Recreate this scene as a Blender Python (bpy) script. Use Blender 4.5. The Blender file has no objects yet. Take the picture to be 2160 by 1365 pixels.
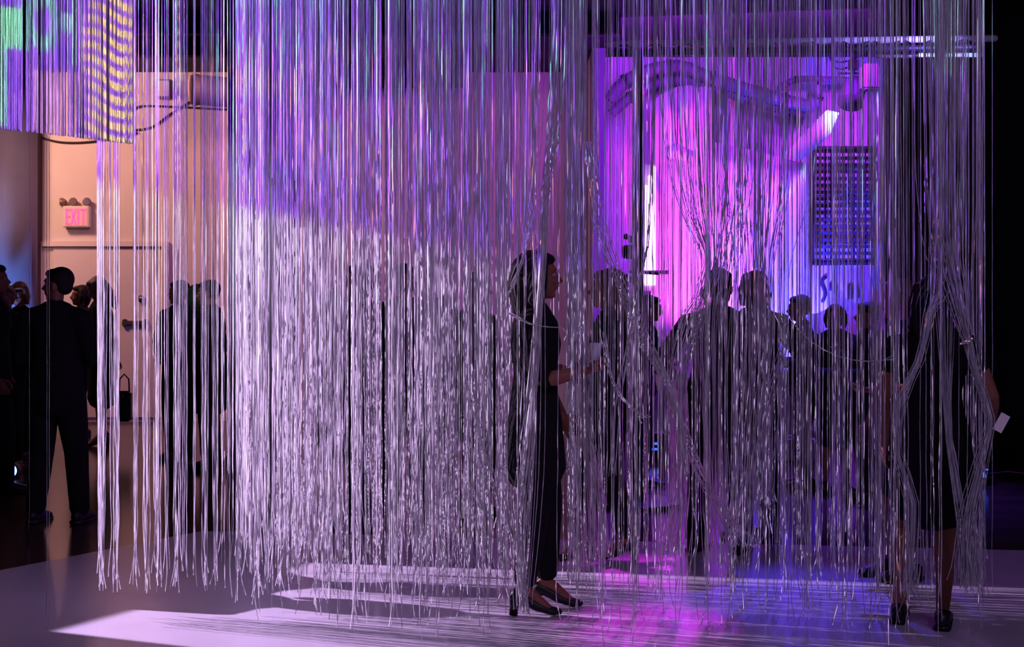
import bpy, bmesh, math, random
import numpy as np
from mathutils import Vector, Matrix, Euler
random.seed(7); rng = np.random.default_rng(7)
sc = bpy.context.scene
C = sc.collection
F, CH, HY = 3000.0, 1.58, 605.0          # focal length in pixels, eye height, horizon row

def W(px, py, d):                         # a pixel of the 2160x1365 photograph at depth d -> point
    return Vector(((px - 1080) / F * d, d, CH + (HY - py) / F * d))

# ---------------------------------------------------------------- camera
cam = bpy.data.objects.new('camera', bpy.data.cameras.new('camera')); C.objects.link(cam)
cam.location = (0, 0, CH); cam.rotation_euler = (math.pi / 2, 0, 0)
cam.data.sensor_width = 36; cam.data.lens = 36 * F / 2160
cam.data.shift_y = -(682.5 - HY) / 2160
cam.data.clip_end = 200
sc.camera = cam
sc.view_settings.view_transform = 'Standard'; sc.view_settings.look = 'None'
sc.view_settings.gamma = 1; sc.view_settings.use_curve_mapping = False
sc.view_settings.exposure = 0.0
sc.cycles.use_denoising = True
sc.cycles.max_bounces = 5; sc.cycles.transparent_max_bounces = 16
sc.cycles.sample_clamp_indirect = 3.0
w = bpy.data.worlds.new('world'); sc.world = w; w.use_nodes = True
w.node_tree.nodes['Background'].inputs[0].default_value = (0.25, 0.12, 0.5, 1)
w.node_tree.nodes['Background'].inputs[1].default_value = 0.004

# ---------------------------------------------------------------- node arithmetic helper
class S:
    nt = None
    def __init__(s, sock): s.s = sock
    @staticmethod
    def m(op, *a, clamp=False):
        n = S.nt.nodes.new('ShaderNodeMath'); n.operation = op; n.use_clamp = clamp
        for i, x in enumerate(a):
            if isinstance(x, S): S.nt.links.new(x.s, n.inputs[i])
            else: n.inputs[i].default_value = x
        return S(n.outputs[0])
    def __add__(a, b): return S.m('ADD', a, b)
    def __radd__(a, b): return S.m('ADD', a, b)
    def __sub__(a, b): return S.m('SUBTRACT', a, b)
    def __rsub__(a, b): return S.m('SUBTRACT', b, a)
    def __mul__(a, b): return S.m('MULTIPLY', a, b)
    __rmul__ = __mul__
    def __truediv__(a, b): return S.m('DIVIDE', a, b)
    def gt(a, b, soft=0.0):
        if soft: return S.m('MULTIPLY', (a - b) + soft, 0.5 / soft, clamp=True)
        return S.m('GREATER_THAN', a, b)
    def lt(a, b, soft=0.0): return 1.0 - a.gt(b, soft)
    def mx(a, b): return S.m('MAXIMUM', a, b)
def rect(X, Y, x0, x1, y0, y1): return X.gt(x0) * X.lt(x1) * Y.gt(y0) * Y.lt(y1)
def mixc(fac, a, b):
    n = S.nt.nodes.new('ShaderNodeMix'); n.data_type = 'RGBA'
    if isinstance(fac, S): S.nt.links.new(fac.s, n.inputs[0])
    else: n.inputs[0].default_value = fac
    for i, x in ((6, a), (7, b)):
        if isinstance(x, S): S.nt.links.new(x.s, n.inputs[i])
        else: n.inputs[i].default_value = (*x, 1)
    return S(n.outputs[2])
def noise(x, y, z=0.0, detail=1.0):
    c = S.nt.nodes.new('ShaderNodeCombineXYZ')
    for i, v in enumerate((x, y, z)):
        if isinstance(v, S): S.nt.links.new(v.s, c.inputs[i])
        else: c.inputs[i].default_value = v
    n = S.nt.nodes.new('ShaderNodeTexNoise'); n.inputs['Scale'].default_value = 1; n.inputs['Detail'].default_value = detail
    S.nt.links.new(c.outputs[0], n.inputs['Vector'])
    return S(n.outputs[0])

# ---------------------------------------------------------------- lights
def spot(name, loc, aim, watts, col, angle, blend=0.5, r=0.05):
    L = bpy.data.lights.new(name, 'SPOT'); L.energy = watts; L.color = col
    L.spot_size = math.radians(angle); L.spot_blend = blend; L.shadow_soft_size = r
    o = bpy.data.objects.new(name, L); C.objects.link(o); o.location = loc
    o.rotation_euler = (Vector(aim) - Vector(loc)).to_track_quat('-Z', 'Y').to_euler()
    return o
def area(name, loc, aim, watts, col, sx, sy):
    L = bpy.data.lights.new(name, 'AREA'); L.energy = watts; L.color = col
    L.shape = 'RECTANGLE'; L.size = sx; L.size_y = sy
    o = bpy.data.objects.new(name, L); C.objects.link(o); o.location = loc
    o.rotation_euler = (Vector(aim) - Vector(loc)).to_track_quat('-Z', 'Y').to_euler()
    return o
def beam_uv(L):
    L.use_nodes = True; S.nt = L.node_tree
    em = next(n for n in S.nt.nodes if n.type == 'EMISSION')
    tc = S.nt.nodes.new('ShaderNodeTexCoord'); sp = S.nt.nodes.new('ShaderNodeSeparateXYZ')
    S.nt.links.new(tc.outputs['Normal'], sp.inputs[0])
    x, y, z = (S(sp.outputs[i]) for i in range(3))
    return em, x / S.m('ABSOLUTE', z), y / S.m('ABSOLUTE', z)

# the big side projector: lavender screen below, purple / teal / orange picture above
PR = Vector((-10.0, 9.7, 3.7)); FD = Vector((1, -0.29, 0)).normalized()
p1 = spot('projector_beam', PR, PR + FD, 26000, (1, 1, 1), 110, 0, 0.012)
em, u, v = beam_uv(p1.data)
inside = u.gt(-0.105, .0015) * u.lt(0.103, .0015) * (v + u * 0.107).gt(-0.424, .002) * v.lt(0.10, .002)
vb = v + (noise(u * 60, 0.0) - 0.5) * 0.012
white = vb.lt(-0.192, .004)
n1 = noise(u * 150, v * 22, 1.0); n2 = noise(u * 90, v * 12, 7.0); n3 = noise(u * 160, v * 30, 13.0); n4 = noise(u * 220, v * 60, 3.0)
pat = mixc(n2.gt(0.5, .08), (0.16, 0.035, 0.62), (0.30, 0.085, 0.95))
pat = mixc(n1.gt(0.585, .03) * v.gt(-0.15, .05), pat, (0.30, 0.80, 0.78))
pat = mixc(n3.gt(0.62, .02) * v.lt(-0.10, .03), pat, (0.95, 0.34, 0.34))
pat = mixc(n4.gt(0.66, .02), pat, (0.60, 0.28, 0.95))
col = mixc(white, pat, (0.74, 0.53, 0.90))
S.nt.links.new(col.s, em.inputs[0]); S.nt.links.new(inside.s, em.inputs[1])

# the front projector that paints the short curtain top left
P2 = Vector((-2.5, 2.0, 3.0)); DS = 6.4; PD = DS - 2.0
p2 = spot('front_projector_beam', P2, P2 + Vector((0, 1, 0)), 3000, (1, 1, 1), 100, 0, 0.008)
em, u, v = beam_uv(p2.data)
k = F / DS
X = (u * PD - 2.5) * k + 1080.0; Y = (3.0 - CH + v * PD) * (-k) + HY
lim = rect(X, Y, -160, 300, -200, 330) * (Y - X * 0.115).lt(275)
Yc = Y + (X - 175) * 0.02
ring = S.m('SQRT', S.m('POWER', (X - 100) / 30, 2.0) + S.m('POWER', (Y - 48) / 64, 2.0))
ringm = ring.lt(1.0) * ring.gt(0.5)
c = mixc(noise(X * .03, Y * .01).gt(.5, .1), (0.26, 0.07, 0.90), (0.36, 0.12, 1.0))
green = (rect(X, Y, -170, 50, 18, 106).mx(rect(X, Y, -170, 18, 18, 270)))
c = mixc(green, c, (0.30, 0.92, 0.52))
c = mixc(rect(X, Y, 50, 72, 0, 108), c, (0.20, 0.42, 0.45))
c = mixc(ringm, c, (0.24, 0.55, 0.55))
c = mixc(rect(X, Y, 134, 156, 30, 70), c, (0.40, 0.62, 0.95))
c = mixc(rect(X, Y, 158, 172, -200, 146), c, (0.55, 0.95, 1.0))
c = mixc(rect(X, Y, 84, 160, 152, 300), c, (0.52, 0.22, 0.62))
wob = S.m('SINE', X * 0.035 + 1.2) * 9.0 + S.m('SINE', X * 0.06 + Y * 0.012) * 4.0
st = S.m('SINE', (Y - X * 0.22 + wob) * (2 * math.pi / 29.0))
reg = (X + S.m('SINE', Y * 0.02) * 14.0 + Y * 0.12).gt(208, 14.0)
c = mixc(reg * st.gt(-0.05, .18), c, (1.3, 0.78, 0.28))
c = mixc(reg * st.gt(-0.28, .08) * st.lt(-0.02, .08), c, (0.95, 0.30, 0.50))
S.nt.links.new(c.s, em.inputs[0]); S.nt.links.new(lim.s, em.inputs[1])

# warm hall light on the rear wall, added area light for violet ceiling bounce
area('hall_light', (-6.0, 14.7, 3.9), (-4.6, 16.7, 1.6), 92, (1.0, 0.54, 0.39), 0.9, 0.5)
area('hall_light', (-3.0, 15.0, 4.0), (-3.2, 16.7, 1.4), 22, (1.0, 0.40, 0.40), 1.6, 0.3)  # fill added to keep the rear wall evenly lit
area('hall_light', (-0.6, 15.0, 4.0), (-0.8, 16.7, 1.6), 6, (1.0, 0.32, 0.48), 2.4, 0.4)
area('violet_bounce_fill', (0.5, 6.5, 4.0), (0.5, 6.6, 0), 9, (0.62, 0.42, 0.85), 5.5, 3.0)
spot('warm_floor_spot', (-3.6, 3.2, 3.8), (-2.5, 6.2, 0), 16, (1.0, 0.45, 0.15), 26, 1.0)
area('front_fill', (2.6, 1.4, 3.7), (1.9, 7.0, 1.0), 85, (0.58, 0.42, 0.88), 1.6, 0.6)
spot('column_fill', (-3.2, 9.2, 3.95), (-4.95, 13.5, 2.7), 620, (1.0, .6, .60), 22, 1.0)  # added light to lift the left column, source unseen
spot('column_fill', (-3.6, 9.0, 4.0), (-2.25, 12.2, 1.9), 420, (.72, .66, .92), 30, 1.0)  # added light so the middle column does not stay dark
spot('curtain_fill_spot', (0.0, 1.2, 3.8), (-.2, 7.0, .9), 150, (.78, .56, .88), 34, 1.0)  # added fill brightening the middle strings
# stage colours
spot('blue_uplight', (-4.75, 12.75, 0.25), (-4.85, 13.6, 2.0), 300, (0.16, 0.32, 1.0), 60, 1.0)
area('purple_wash', (1.9, 13.0, 3.9), (2.4, 15.5, 2.4), 140, (0.36, 0.02, 1.0), 2.6, 0.4)
spot('purple_uplight', (1.15, 13.6, .3), (1.25, 15.6, 3.0), 330, (.42, .02, 1.0), 60, 1.0)
spot('purple_uplight', (3.5, 13.9, 3.9), (3.5, 15.6, 2.7), 260, (.42, .04, 1.0), 80, 1.0)
spot('pink_uplight', (1.65, 13.9, 0.25), (2.0, 15.0, 2.1), 1400, (1.0, 0.05, 0.95), 46, 0.9)
spot('pink_uplight', (2.3, 14.0, 0.3), (2.25, 15.0, 2.6), 650, (1.0, 0.05, 0.70), 26, 0.8)
spot('blue_uplight', (2.85, 13.5, 0.25), (2.9, 14.9, 1.6), 3600, (0.035, 0.03, 1.0), 58, 0.9)
spot('white_stage_beam', (3.6, 14.4, 3.65), (2.95, 14.9, 2.9), 120, (0.35, 0.75, 1.0), 26, 0.5)
spot('blue_floor_sheen', (2.6, 11.6, 3.9), (2.3, 10.8, 0), 1800, (0.10, 0.04, 1.0), 58, 1.0)  # spot added to imitate blue reflections in the dark floor
spot('blue_front_sheen', (2.2, 9.9, 3.9), (1.5, 7.2, 0), 1100, (0.10, 0.05, 1.0), 22, 1.0)  # added spot, stands in for the blue reflection on the vinyl
spot('magenta_floor_sheen', (1.5, 9.8, 3.9), (0.74, 7.9, 0), 1250, (0.90, 0.02, 1.0), 13, 1.0)  # added spot imitating the magenta reflection on the floor
spot('magenta_floor_sheen', (1.3, 9.0, 3.9), (0.62, 6.6, 0), 1250, (0.90, 0.02, 1.0), 13, 1.0)  # second added spot, carries the magenta reflection forward

# ---------------------------------------------------------------- materials
def mat(name, col, rough=0.6, metal=0.0, emit=None, es=0.0, var=0.0, scale=20, bump=0.0, spec=0.5, coat=0.0, stretch=None):
    m = bpy.data.materials.new(name); m.use_nodes = True; nt = m.node_tree; b = nt.nodes['Principled BSDF']
    b.inputs['Base Color'].default_value = (*col, 1); b.inputs['Roughness'].default_value = rough
    b.inputs['Metallic'].default_value = metal; b.inputs['Specular IOR Level'].default_value = spec
    b.inputs['Coat Weight'].default_value = coat
    if emit: b.inputs['Emission Color'].default_value = (*emit, 1); b.inputs['Emission Strength'].default_value = es
    if var or bump:
        tc = nt.nodes.new('ShaderNodeTexCoord'); n = nt.nodes.new('ShaderNodeTexNoise'); n.inputs['Scale'].default_value = scale
        n.inputs['Detail'].default_value = 4
        mp = nt.nodes.new('ShaderNodeMapping'); nt.links.new(tc.outputs['Object'], mp.inputs[0]); nt.links.new(mp.outputs[0], n.inputs['Vector'])
        if stretch: mp.inputs['Scale'].default_value = stretch
        if var:
            r = nt.nodes.new('ShaderNodeValToRGB'); r.color_ramp.elements[0].position = .3; r.color_ramp.elements[1].position = .7
            r.color_ramp.elements[0].color = (*[c * (1 - var) for c in col], 1); r.color_ramp.elements[1].color = (*[min(1, c * (1 + var)) for c in col], 1)
            nt.links.new(n.outputs[0], r.inputs[0]); nt.links.new(r.outputs[0], b.inputs['Base Color'])
        if bump:
            bp = nt.nodes.new('ShaderNodeBump'); bp.inputs['Strength'].default_value = bump; bp.inputs['Distance'].default_value = 0.02
            nt.links.new(n.outputs[0], bp.inputs['Height']); nt.links.new(bp.outputs[0], b.inputs['Normal'])
    return m
M = dict(
    plaster=mat('painted_plaster', (.62, .50, .46), .8, var=.05, scale=2, bump=.05),
    dark=mat('matte_black', (.006, .005, .007), .9, spec=.15),
    ceil=mat('dark_ceiling', (.014, .010, .014), .9, var=.3, scale=2),
    steel=mat('dark_steel', (.02, .016, .03), .5, metal=.3),
    rail=mat('aluminium', (.5, .48, .6), .35, metal=.6),
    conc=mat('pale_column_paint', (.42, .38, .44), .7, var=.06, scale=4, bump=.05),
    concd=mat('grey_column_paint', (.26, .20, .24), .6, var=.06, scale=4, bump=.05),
    floor=mat('polished_dark_floor', (.05, .026, .022), .16, var=.35, scale=1.3, bump=.03, stretch=(1, 3, 1)),
    vinyl=mat('grey_dance_vinyl', (.40, .36, .42), .32, var=.06, scale=3, bump=.01, coat=.15),
    redbrown=mat('oxblood_curtain', (.035, .010, .009), .8, var=.2, scale=6),
    door=mat('painted_door', (.60, .48, .46), .6, var=.03, scale=3),
    cream=mat('cream_metal', (.62, .52, .44), .5),
    brass=mat('worn_lamp_metal', (.30, .17, .12), .35, metal=.5),
    sign=mat('exit_letter', (.9, .1, .3), .5, emit=(1, .09, .30), es=1.0),
    signface=mat('exit_face', (.6, .32, .32), .5, emit=(1, .30, .30), es=.25),
    warm=mat('lit_gap', (1, .9, .6), .5, emit=(1, .72, .38), es=1.1),
    chrome=mat('brushed_steel', (.30, .22, .24), .3, metal=.9),
    cloth=mat('white_sheer_cloth', (.75, .72, .78), .85, var=.08, scale=3, stretch=(6, 1, .3)),
    pwall=mat('alcove_wall', (.62, .58, .66), .8, var=.06, scale=2),
    duct=mat('painted_duct', (.14, .10, .20), .6),
    tube=mat('glowing_tube', (1, 1, 1), .5, emit=(1.0, .50, .95), es=9.0),
    strip=mat('blue_white_strip', (.6, .7, 1), .5, emit=(.30, .38, 1.0), es=1.6),
    lens=mat('blue_lens', (.3, .6, 1), .5, emit=(.10, .30, 1.0), es=14),
    led=mat('blue_led', (0, 0, 1), .5, emit=(.03, .10, 1.0), es=2.2),
    suit=mat('black_wool', (.008, .007, .009), .95, var=.2, scale=60, spec=.1),
    dress=mat('black_jersey', (.007, .006, .008), .9, spec=.1),
    skin=mat('skin', (.20, .075, .05), .6, spec=.2),
    hair=mat('dark_hair', (.010, .006, .006), .7, var=.4, scale=40, spec=.2, stretch=(1, 1, .2)),
    blond=mat('blond_hair', (.30, .13, .05), .6, var=.4, scale=40, stretch=(1, 1, .2)),
    brown=mat('brown_hair', (.085, .030, .016), .6, var=.4, scale=40, stretch=(1, 1, .2)),
    leather=mat('black_leather', (.008, .007, .008), .45, spec=.3),
    eye=mat('eye', (.25, .22, .22), .3),
    cup=mat('pale_cup', (.55, .50, .62), .5),
    paper=mat('white_paper', (.7, .62, .6), .7),
    panel=mat('pale_panel', (.55, .50, .62), .6, var=.05, scale=3),
    ink=mat('black_ink', (.01, .01, .015), .7),
    gold=mat('shiny_band', (.85, .72, .60), .2, metal=.9),
)
def string_mat():
    m = bpy.data.materials.new('silver_white_string'); m.use_nodes = True; nt = m.node_tree
    for n in list(nt.nodes): nt.nodes.remove(n)
    out = nt.nodes.new('ShaderNodeOutputMaterial')
    df = nt.nodes.new('ShaderNodeBsdfDiffuse'); tr = nt.nodes.new('ShaderNodeBsdfTranslucent'); gl = nt.nodes.new('ShaderNodeBsdfGlossy')
    tc = nt.nodes.new('ShaderNodeTexCoord'); mp = nt.nodes.new('ShaderNodeMapping'); n = nt.nodes.new('ShaderNodeTexNoise')
    mp.inputs['Scale'].default_value = (90, 90, 14); n.inputs['Scale'].default_value = 1
    nt.links.new(tc.outputs['Object'], mp.inputs[0]); nt.links.new(mp.outputs[0], n.inputs['Vector'])
    r = nt.nodes.new('ShaderNodeValToRGB'); r.color_ramp.elements[0].position = .32; r.color_ramp.elements[1].position = .62
    r.color_ramp.elements[0].color = (.48, .46, .50, 1); r.color_ramp.elements[1].color = (.82, .80, .83, 1)
    nt.links.new(n.outputs[0], r.inputs[0])
    for s in (df, tr): nt.links.new(r.outputs[0], s.inputs[0])
    gl.inputs[0].default_value = (.9, .88, .9, 1); gl.inputs['Roughness'].default_value = .35
    a = nt.nodes.new('ShaderNodeMixShader'); a.inputs[0].default_value = .45
    b = nt.nodes.new('ShaderNodeMixShader'); b.inputs[0].default_value = .07
    nt.links.new(df.outputs[0], a.inputs[1]); nt.links.new(tr.outputs[0], a.inputs[2])
    nt.links.new(a.outputs[0], b.inputs[1]); nt.links.new(gl.outputs[0], b.inputs[2]); nt.links.new(b.outputs[0], out.inputs[0])
    return m
M['string'] = string_mat()

# ---------------------------------------------------------------- mesh helpers
def tag(o, label=None, cat=None, group=None, kind=None):
    if label: o['label'] = label
    if cat: o['category'] = cat
    if group: o['group'] = group
    if kind: o['kind'] = kind
    return o
def obj(name, bm, m, parent=None, smooth=False):
    bmesh.ops.recalc_face_normals(bm, faces=bm.faces)
    me = bpy.data.meshes.new(name); bm.to_mesh(me); bm.free()
    if smooth: me.polygons.foreach_set('use_smooth', [True] * len(me.polygons))
    me.materials.append(M[m])
    o = bpy.data.objects.new(name, me); C.objects.link(o)
    if parent: o.parent = parent
    return o
def thing(name, label, cat, loc=(0, 0, 0), rz=0, group=None):
    o = bpy.data.objects.new(name, None); C.objects.link(o); o.location = loc; o.rotation_euler = (0, 0, rz)
    o.empty_display_size = .1
    return tag(o, label, cat, group)
def B(): return bmesh.new()
def box(bm, c, s, rot=None, bev=0.0):
    r = bmesh.ops.create_cube(bm, size=1); vs = r['verts']
    mt = Matrix.Translation(c) @ (rot.to_4x4() if rot else Matrix()) @ Matrix.Diagonal((*s, 1))
    bmesh.ops.transform(bm, matrix=mt, verts=vs)
    if bev:
        es = list({e for v_ in vs for e in v_.link_edges})
        bmesh.ops.bevel(bm, geom=es, offset=bev, segments=2, affect='EDGES')
    return bm
def tube(bm, pts, rad, n=8, cap=True):
    """path tube; rad = list of r or (rx, ry); rounded closed ends when cap"""
    pts = [Vector(p) for p in pts]; rad = [(r, r) if not isinstance(r, (tuple, list)) else r for r in rad]
    if cap:
        d0 = (pts[0] - pts[1]).normalized(); d1 = (pts[-1] - pts[-2]).normalized()
        a, b = min(rad[0]), min(rad[-1])
        pts = [pts[0] + d0 * a * .75, pts[0] + d0 * a * .45] + pts + [pts[-1] + d1 * b * .45, pts[-1] + d1 * b * .75]
        rad = [tuple(x * .35 for x in rad[0]), tuple(x * .8 for x in rad[0])] + rad + [tuple(x * .8 for x in rad[-1]), tuple(x * .35 for x in rad[-1])]
    rings = []; ref = None
    for i, p in enumerate(pts):
        t = (pts[min(i + 1, len(pts) - 1)] - pts[max(i - 1, 0)]).normalized()
        if ref is None:
            ref = Vector((1, 0, 0)) if abs(t.x) < .8 else Vector((0, 1, 0))
        x = (ref - t * ref.dot(t)).normalized(); ref = x; y = t.cross(x)
        rings.append([bm.verts.new(p + x * math.cos(2 * math.pi * k_ / n) * rad[i][0] + y * math.sin(2 * math.pi * k_ / n) * rad[i][1]) for k_ in range(n)])
    for a, b in zip(rings, rings[1:]):
        for k_ in range(n): bm.faces.new((a[k_], a[(k_ + 1) % n], b[(k_ + 1) % n], b[k_]))
    bm.faces.new(rings[0][::-1]); bm.faces.new(rings[-1])
    return bm
def ell(bm, c, r, rot=None, seg=12):
    q = bmesh.ops.create_uvsphere(bm, u_segments=seg, v_segments=max(6, seg * 2 // 3), radius=1)
    mt = Matrix.Translation(c) @ (rot.to_4x4() if rot else Matrix()) @ Matrix.Diagonal((*(r if isinstance(r, tuple) else (r, r, r)), 1))
    bmesh.ops.transform(bm, matrix=mt, verts=q['verts']); return bm
def cyl(bm, a, b, r, n=20, r2=None):
    return tube(bm, [a, b], [r, r2 if r2 is not None else r], n, cap=False)
def struct(name, bm, m, parent=None): return tag(obj(name, bm, m, parent), kind=None if parent else 'structure')

# ---------------------------------------------------------------- structure
bm = B(); box(bm, (0, 8, -.05), (30, 26, .1)); struct('floor', bm, 'floor')
bm = B(); ps = [(-2.0, 9.17), (3.05, 8.50), (8.6, 7.76), (8.6, 1.5), (-7.1, 1.5)]
a = [bm.verts.new((x, y, .0002)) for x, y in ps]; b = [bm.verts.new((x, y, .005)) for x, y in ps]
bm.faces.new(b); bm.faces.new(a[::-1])
for i in range(5): bm.faces.new((a[i], a[(i + 1) % 5], b[(i + 1) % 5], b[i]))
tag(obj('dance_floor_mat', bm, 'vinyl'), 'pale grey vinyl floor sheet laid over the dark polished floor', 'floor mat')
bm = B(); box(bm, (0, 8, 4.15), (30, 26, .1)); struct('ceiling', bm, 'ceil')
WB = 16.7
bm = B(); box(bm, (-7.3, WB + .1, 2.05), (16.4, .2, 4.1)); struct('wall_back', bm, 'plaster')
bm = B(); box(bm, (3.55, 15.7, 2.05), (5.4, .2, 4.1)); struct('wall_alcove', bm, 'pwall')
bm = B(); box(bm, (.92, 15.85, 2.05), (.14, 1.7, 4.1)); struct('wall_alcove_left', bm, 'duct')
bm = B(); box(bm, (-14.0, 8, 2.05), (.2, 26, 4.1)); struct('wall_left', bm, 'dark')
bm = B(); box(bm, (9.0, 8, 2.05), (.2, 26, 4.1)); struct('wall_right', bm, 'dark')
# joint lines above the wall and dark beams
bm = B(); box(bm, ((740 - 1080) / F * 16.2, 16.2, 4.0), (2.75, .35, .26)); struct('trim_soffit', bm, 'dark')
for i, (x0, x1, y, z) in enumerate(((-6, -2.6, 14.2, 3.98), (-6, 1.0, 13.2, 4.02))):
    bm = B(); box(bm, ((x0 + x1) / 2, y, z), (x1 - x0, .16, .2)); struct('trim_beam', bm, 'dark')
bm = B(); box(bm, W(66, 600, 16.58) * 1.0 + Vector((0, 0, .46)), (.18, .22, 4.1)); struct('trim_pilaster', bm, 'redbrown')
# black drape along the right side: pleated cloth with real thickness
def drape(bm, x0, x1, y, ztop, zbot, amp, pitch, th=.01, nz=8, topf=None, botf=None, seed=0):
    r = random.Random(seed); nx = max(8, int(abs(x1 - x0) / pitch * 8)); ph = r.random() * 6
    fr, bk = [], []
    for i in range(nx + 1):
        t = i / nx; x = x0 + (x1 - x0) * t
        zt = topf(t) if topf else ztop; zb = botf(t) if botf else zbot
        cf, cb = [], []
        for j in range(nz + 1):
            s = j / nz; z = zt + (zb - zt) * s
            yy = y + amp * (.4 + .6 * s) * math.sin(2 * math.pi * (x - x0) / pitch + ph + .7 * math.sin(x * 7)) + .3 * amp * math.sin(x * 31 + s * 2)
            cf.append(bm.verts.new((x, yy, z))); cb.append(bm.verts.new((x, yy + th, z)))
        fr.append(cf); bk.append(cb)
    for i in range(nx):
        for j in range(nz):
            bm.faces.new((fr[i][j], fr[i + 1][j], fr[i + 1][j + 1], fr[i][j + 1]))
            bm.faces.new((bk[i][j + 1], bk[i + 1][j + 1], bk[i + 1][j], bk[i][j]))
        bm.faces.new((fr[i][0], bk[i][0], bk[i + 1][0], fr[i + 1][0])); bm.faces.new((fr[i][nz], fr[i + 1][nz], bk[i + 1][nz], bk[i][nz]))
    for q in (0, nx):
        for j in range(nz): bm.faces.new((fr[q][j], fr[q][j + 1], bk[q][j + 1], bk[q][j]))
    return bm
bm = B(); drape(bm, 3.15, 8.9, 12.1, 4.09, .003, .05, .3)
tag(obj('black_drape', bm, 'dark', smooth=True), 'floor-length black drape closing off the right side of the hall', 'drape')

# columns
def column(px0, px1, d, m, label):
    r = (px1 - px0) / 2 / F * d; x = ((px0 + px1) / 2 - 1080) / F * d
    t = thing('round_column', label, 'column', (x, d + r, 0)); t['kind'] = 'thing'
    bm = B(); cyl(bm, (0, 0, .12), (0, 0, 4.09), r, 48); obj('shaft', bm, m, t, True)
    bm = B(); cyl(bm, (0, 0, .001), (0, 0, .10), r + .012, 48); cyl(bm, (0, 0, .10), (0, 0, .12), r + .012, 48, r); obj('base_ring', bm, m, t)
column(465, 617, 12.1, 'conc', 'pale grey round column behind the dense strings')
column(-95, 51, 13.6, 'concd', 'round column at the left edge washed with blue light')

# door in the rear wall, with frame, bar and lock
def Wd(px, py, d=WB): return W(px, py, d)
dx0, dx1 = Wd(90, 0).x, Wd(345, 0).x; dz = Wd(0, 520).z
bm = B(); f = .06
box(bm, ((dx0 + dx1) / 2, WB - .03, dz + f / 2), (dx1 - dx0 + 2 * f, .06, f))
for x in (dx0 - f / 2, dx1 + f / 2): box(bm, (x, WB - .03, dz / 2), (f, .06, dz))
dr = thing('door_1', None, None, (0, 0, 0)); dr['kind'] = 'structure'
obj('door_frame', bm, 'plaster', dr)
bm = B(); box(bm, ((dx0 + dx1) / 2 + .06, WB - .012, dz / 2 + .02), (dx1 - dx0 - .14, .02, dz - .06)); leaf = obj('door_leaf', bm, 'door', dr)
bm = B(); p = Wd(300, 630); cyl(bm, (p.x, WB - .02, p.z), (p.x, WB - .06, p.z), .042, 20); cyl(bm, (p.x, WB - .06, p.z), (p.x, WB - .075, p.z), .028, 20); obj('lock', bm, 'chrome', dr, True)
bm = B(); p = Wd(287, 681); box(bm, (p.x, WB - .05, p.z), (.30, .035, .05), bev=.008)
for s in (-1, 1): box(bm, (p.x + s * .12, WB - .04, p.z), (.05, .06, .09), bev=.008)
obj('push_bar', bm, 'chrome', dr)
bm = B(); p = Wd(120, 880); box(bm, (p.x, WB - .006, p.z), (.20, .012, .075)); obj('light_gap', bm, 'warm', dr)
bm = B(); box(bm, (-2.4, WB - .01, .05), (2.0, .02, .09)); tag(obj('baseboard_back', bm, 'plaster'), kind='structure')
# wall panel joint line above the door
bm = B(); box(bm, (Wd(165, 510).x, WB - .004, Wd(0, 511).z), (.95, .008, .012)); struct('trim_door_head', bm, 'brass')

# EXIT sign with three lamp heads
es = thing('exit_sign', 'lit red exit sign with three lamp heads above the door', 'sign', (Wd(166, 0).x, WB, Wd(0, 458).z))
bm = B(); box(bm, (0, -.06, 0), (.31, .11, .25), bev=.008); obj('housing', bm, 'cream', es)
bm = B(); box(bm, (.005, -.118, 0), (.255, .008, .215)); obj('sign_face', bm, 'signface', es)
bm = B()
def stroke(bm, x0, z0, x1, z1, w_=.020, y=-.126):
    d = Vector((x1 - x0, 0, z1 - z0)); L = d.length; ang = math.atan2(d.x, d.z)
    box(bm, ((x0 + x1) / 2, y, (z0 + z1) / 2), (w_, .008, L + (0 if abs(d.x) > .001 and abs(d.z) > .001 else w_ * 0)), Matrix.Rotation(ang, 3, 'Y'))
LH = .09
stroke(bm, -.103, -LH, -.103, LH)
for z in (-LH + .01, 0, LH - .01): stroke(bm, -.11, z, -.06, z)
stroke(bm, -.050, -LH, .002, LH); stroke(bm, -.050, LH, .002, -LH)
stroke(bm, .030, -LH, .030, LH)
stroke(bm, .090, -LH, .090, LH); stroke(bm, .055, LH - .01, .125, LH - .01)
obj('lettering', bm, 'sign', es)
for i, (px, a_) in enumerate(((138, -1.3), (158, .15), (186, .25))):
    x = Wd(px, 0).x - es.location.x; bm = B()
    R3 = Matrix.Rotation(a_, 3, 'Z'); d = R3 @ Vector((0, -1, 0)); c0 = Vector((x, -.05, .175))
    tube(bm, [c0 - d * .03, c0, c0 + d * .035, c0 + d * .045], [.02, .042, .050, .046], 18, cap=False)
    h = obj('lamp_head', bm, 'brass', es, True)
    bm = B(); cyl(bm, c0 + d * .046, c0 + d * .050, .040, 18); obj('lens', bm, 'chrome', h)
    bm = B(); cyl(bm, (x, -.05, .12), (x, -.05, .15), .01, 8); obj('bracket', bm, 'brass', h)

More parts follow.
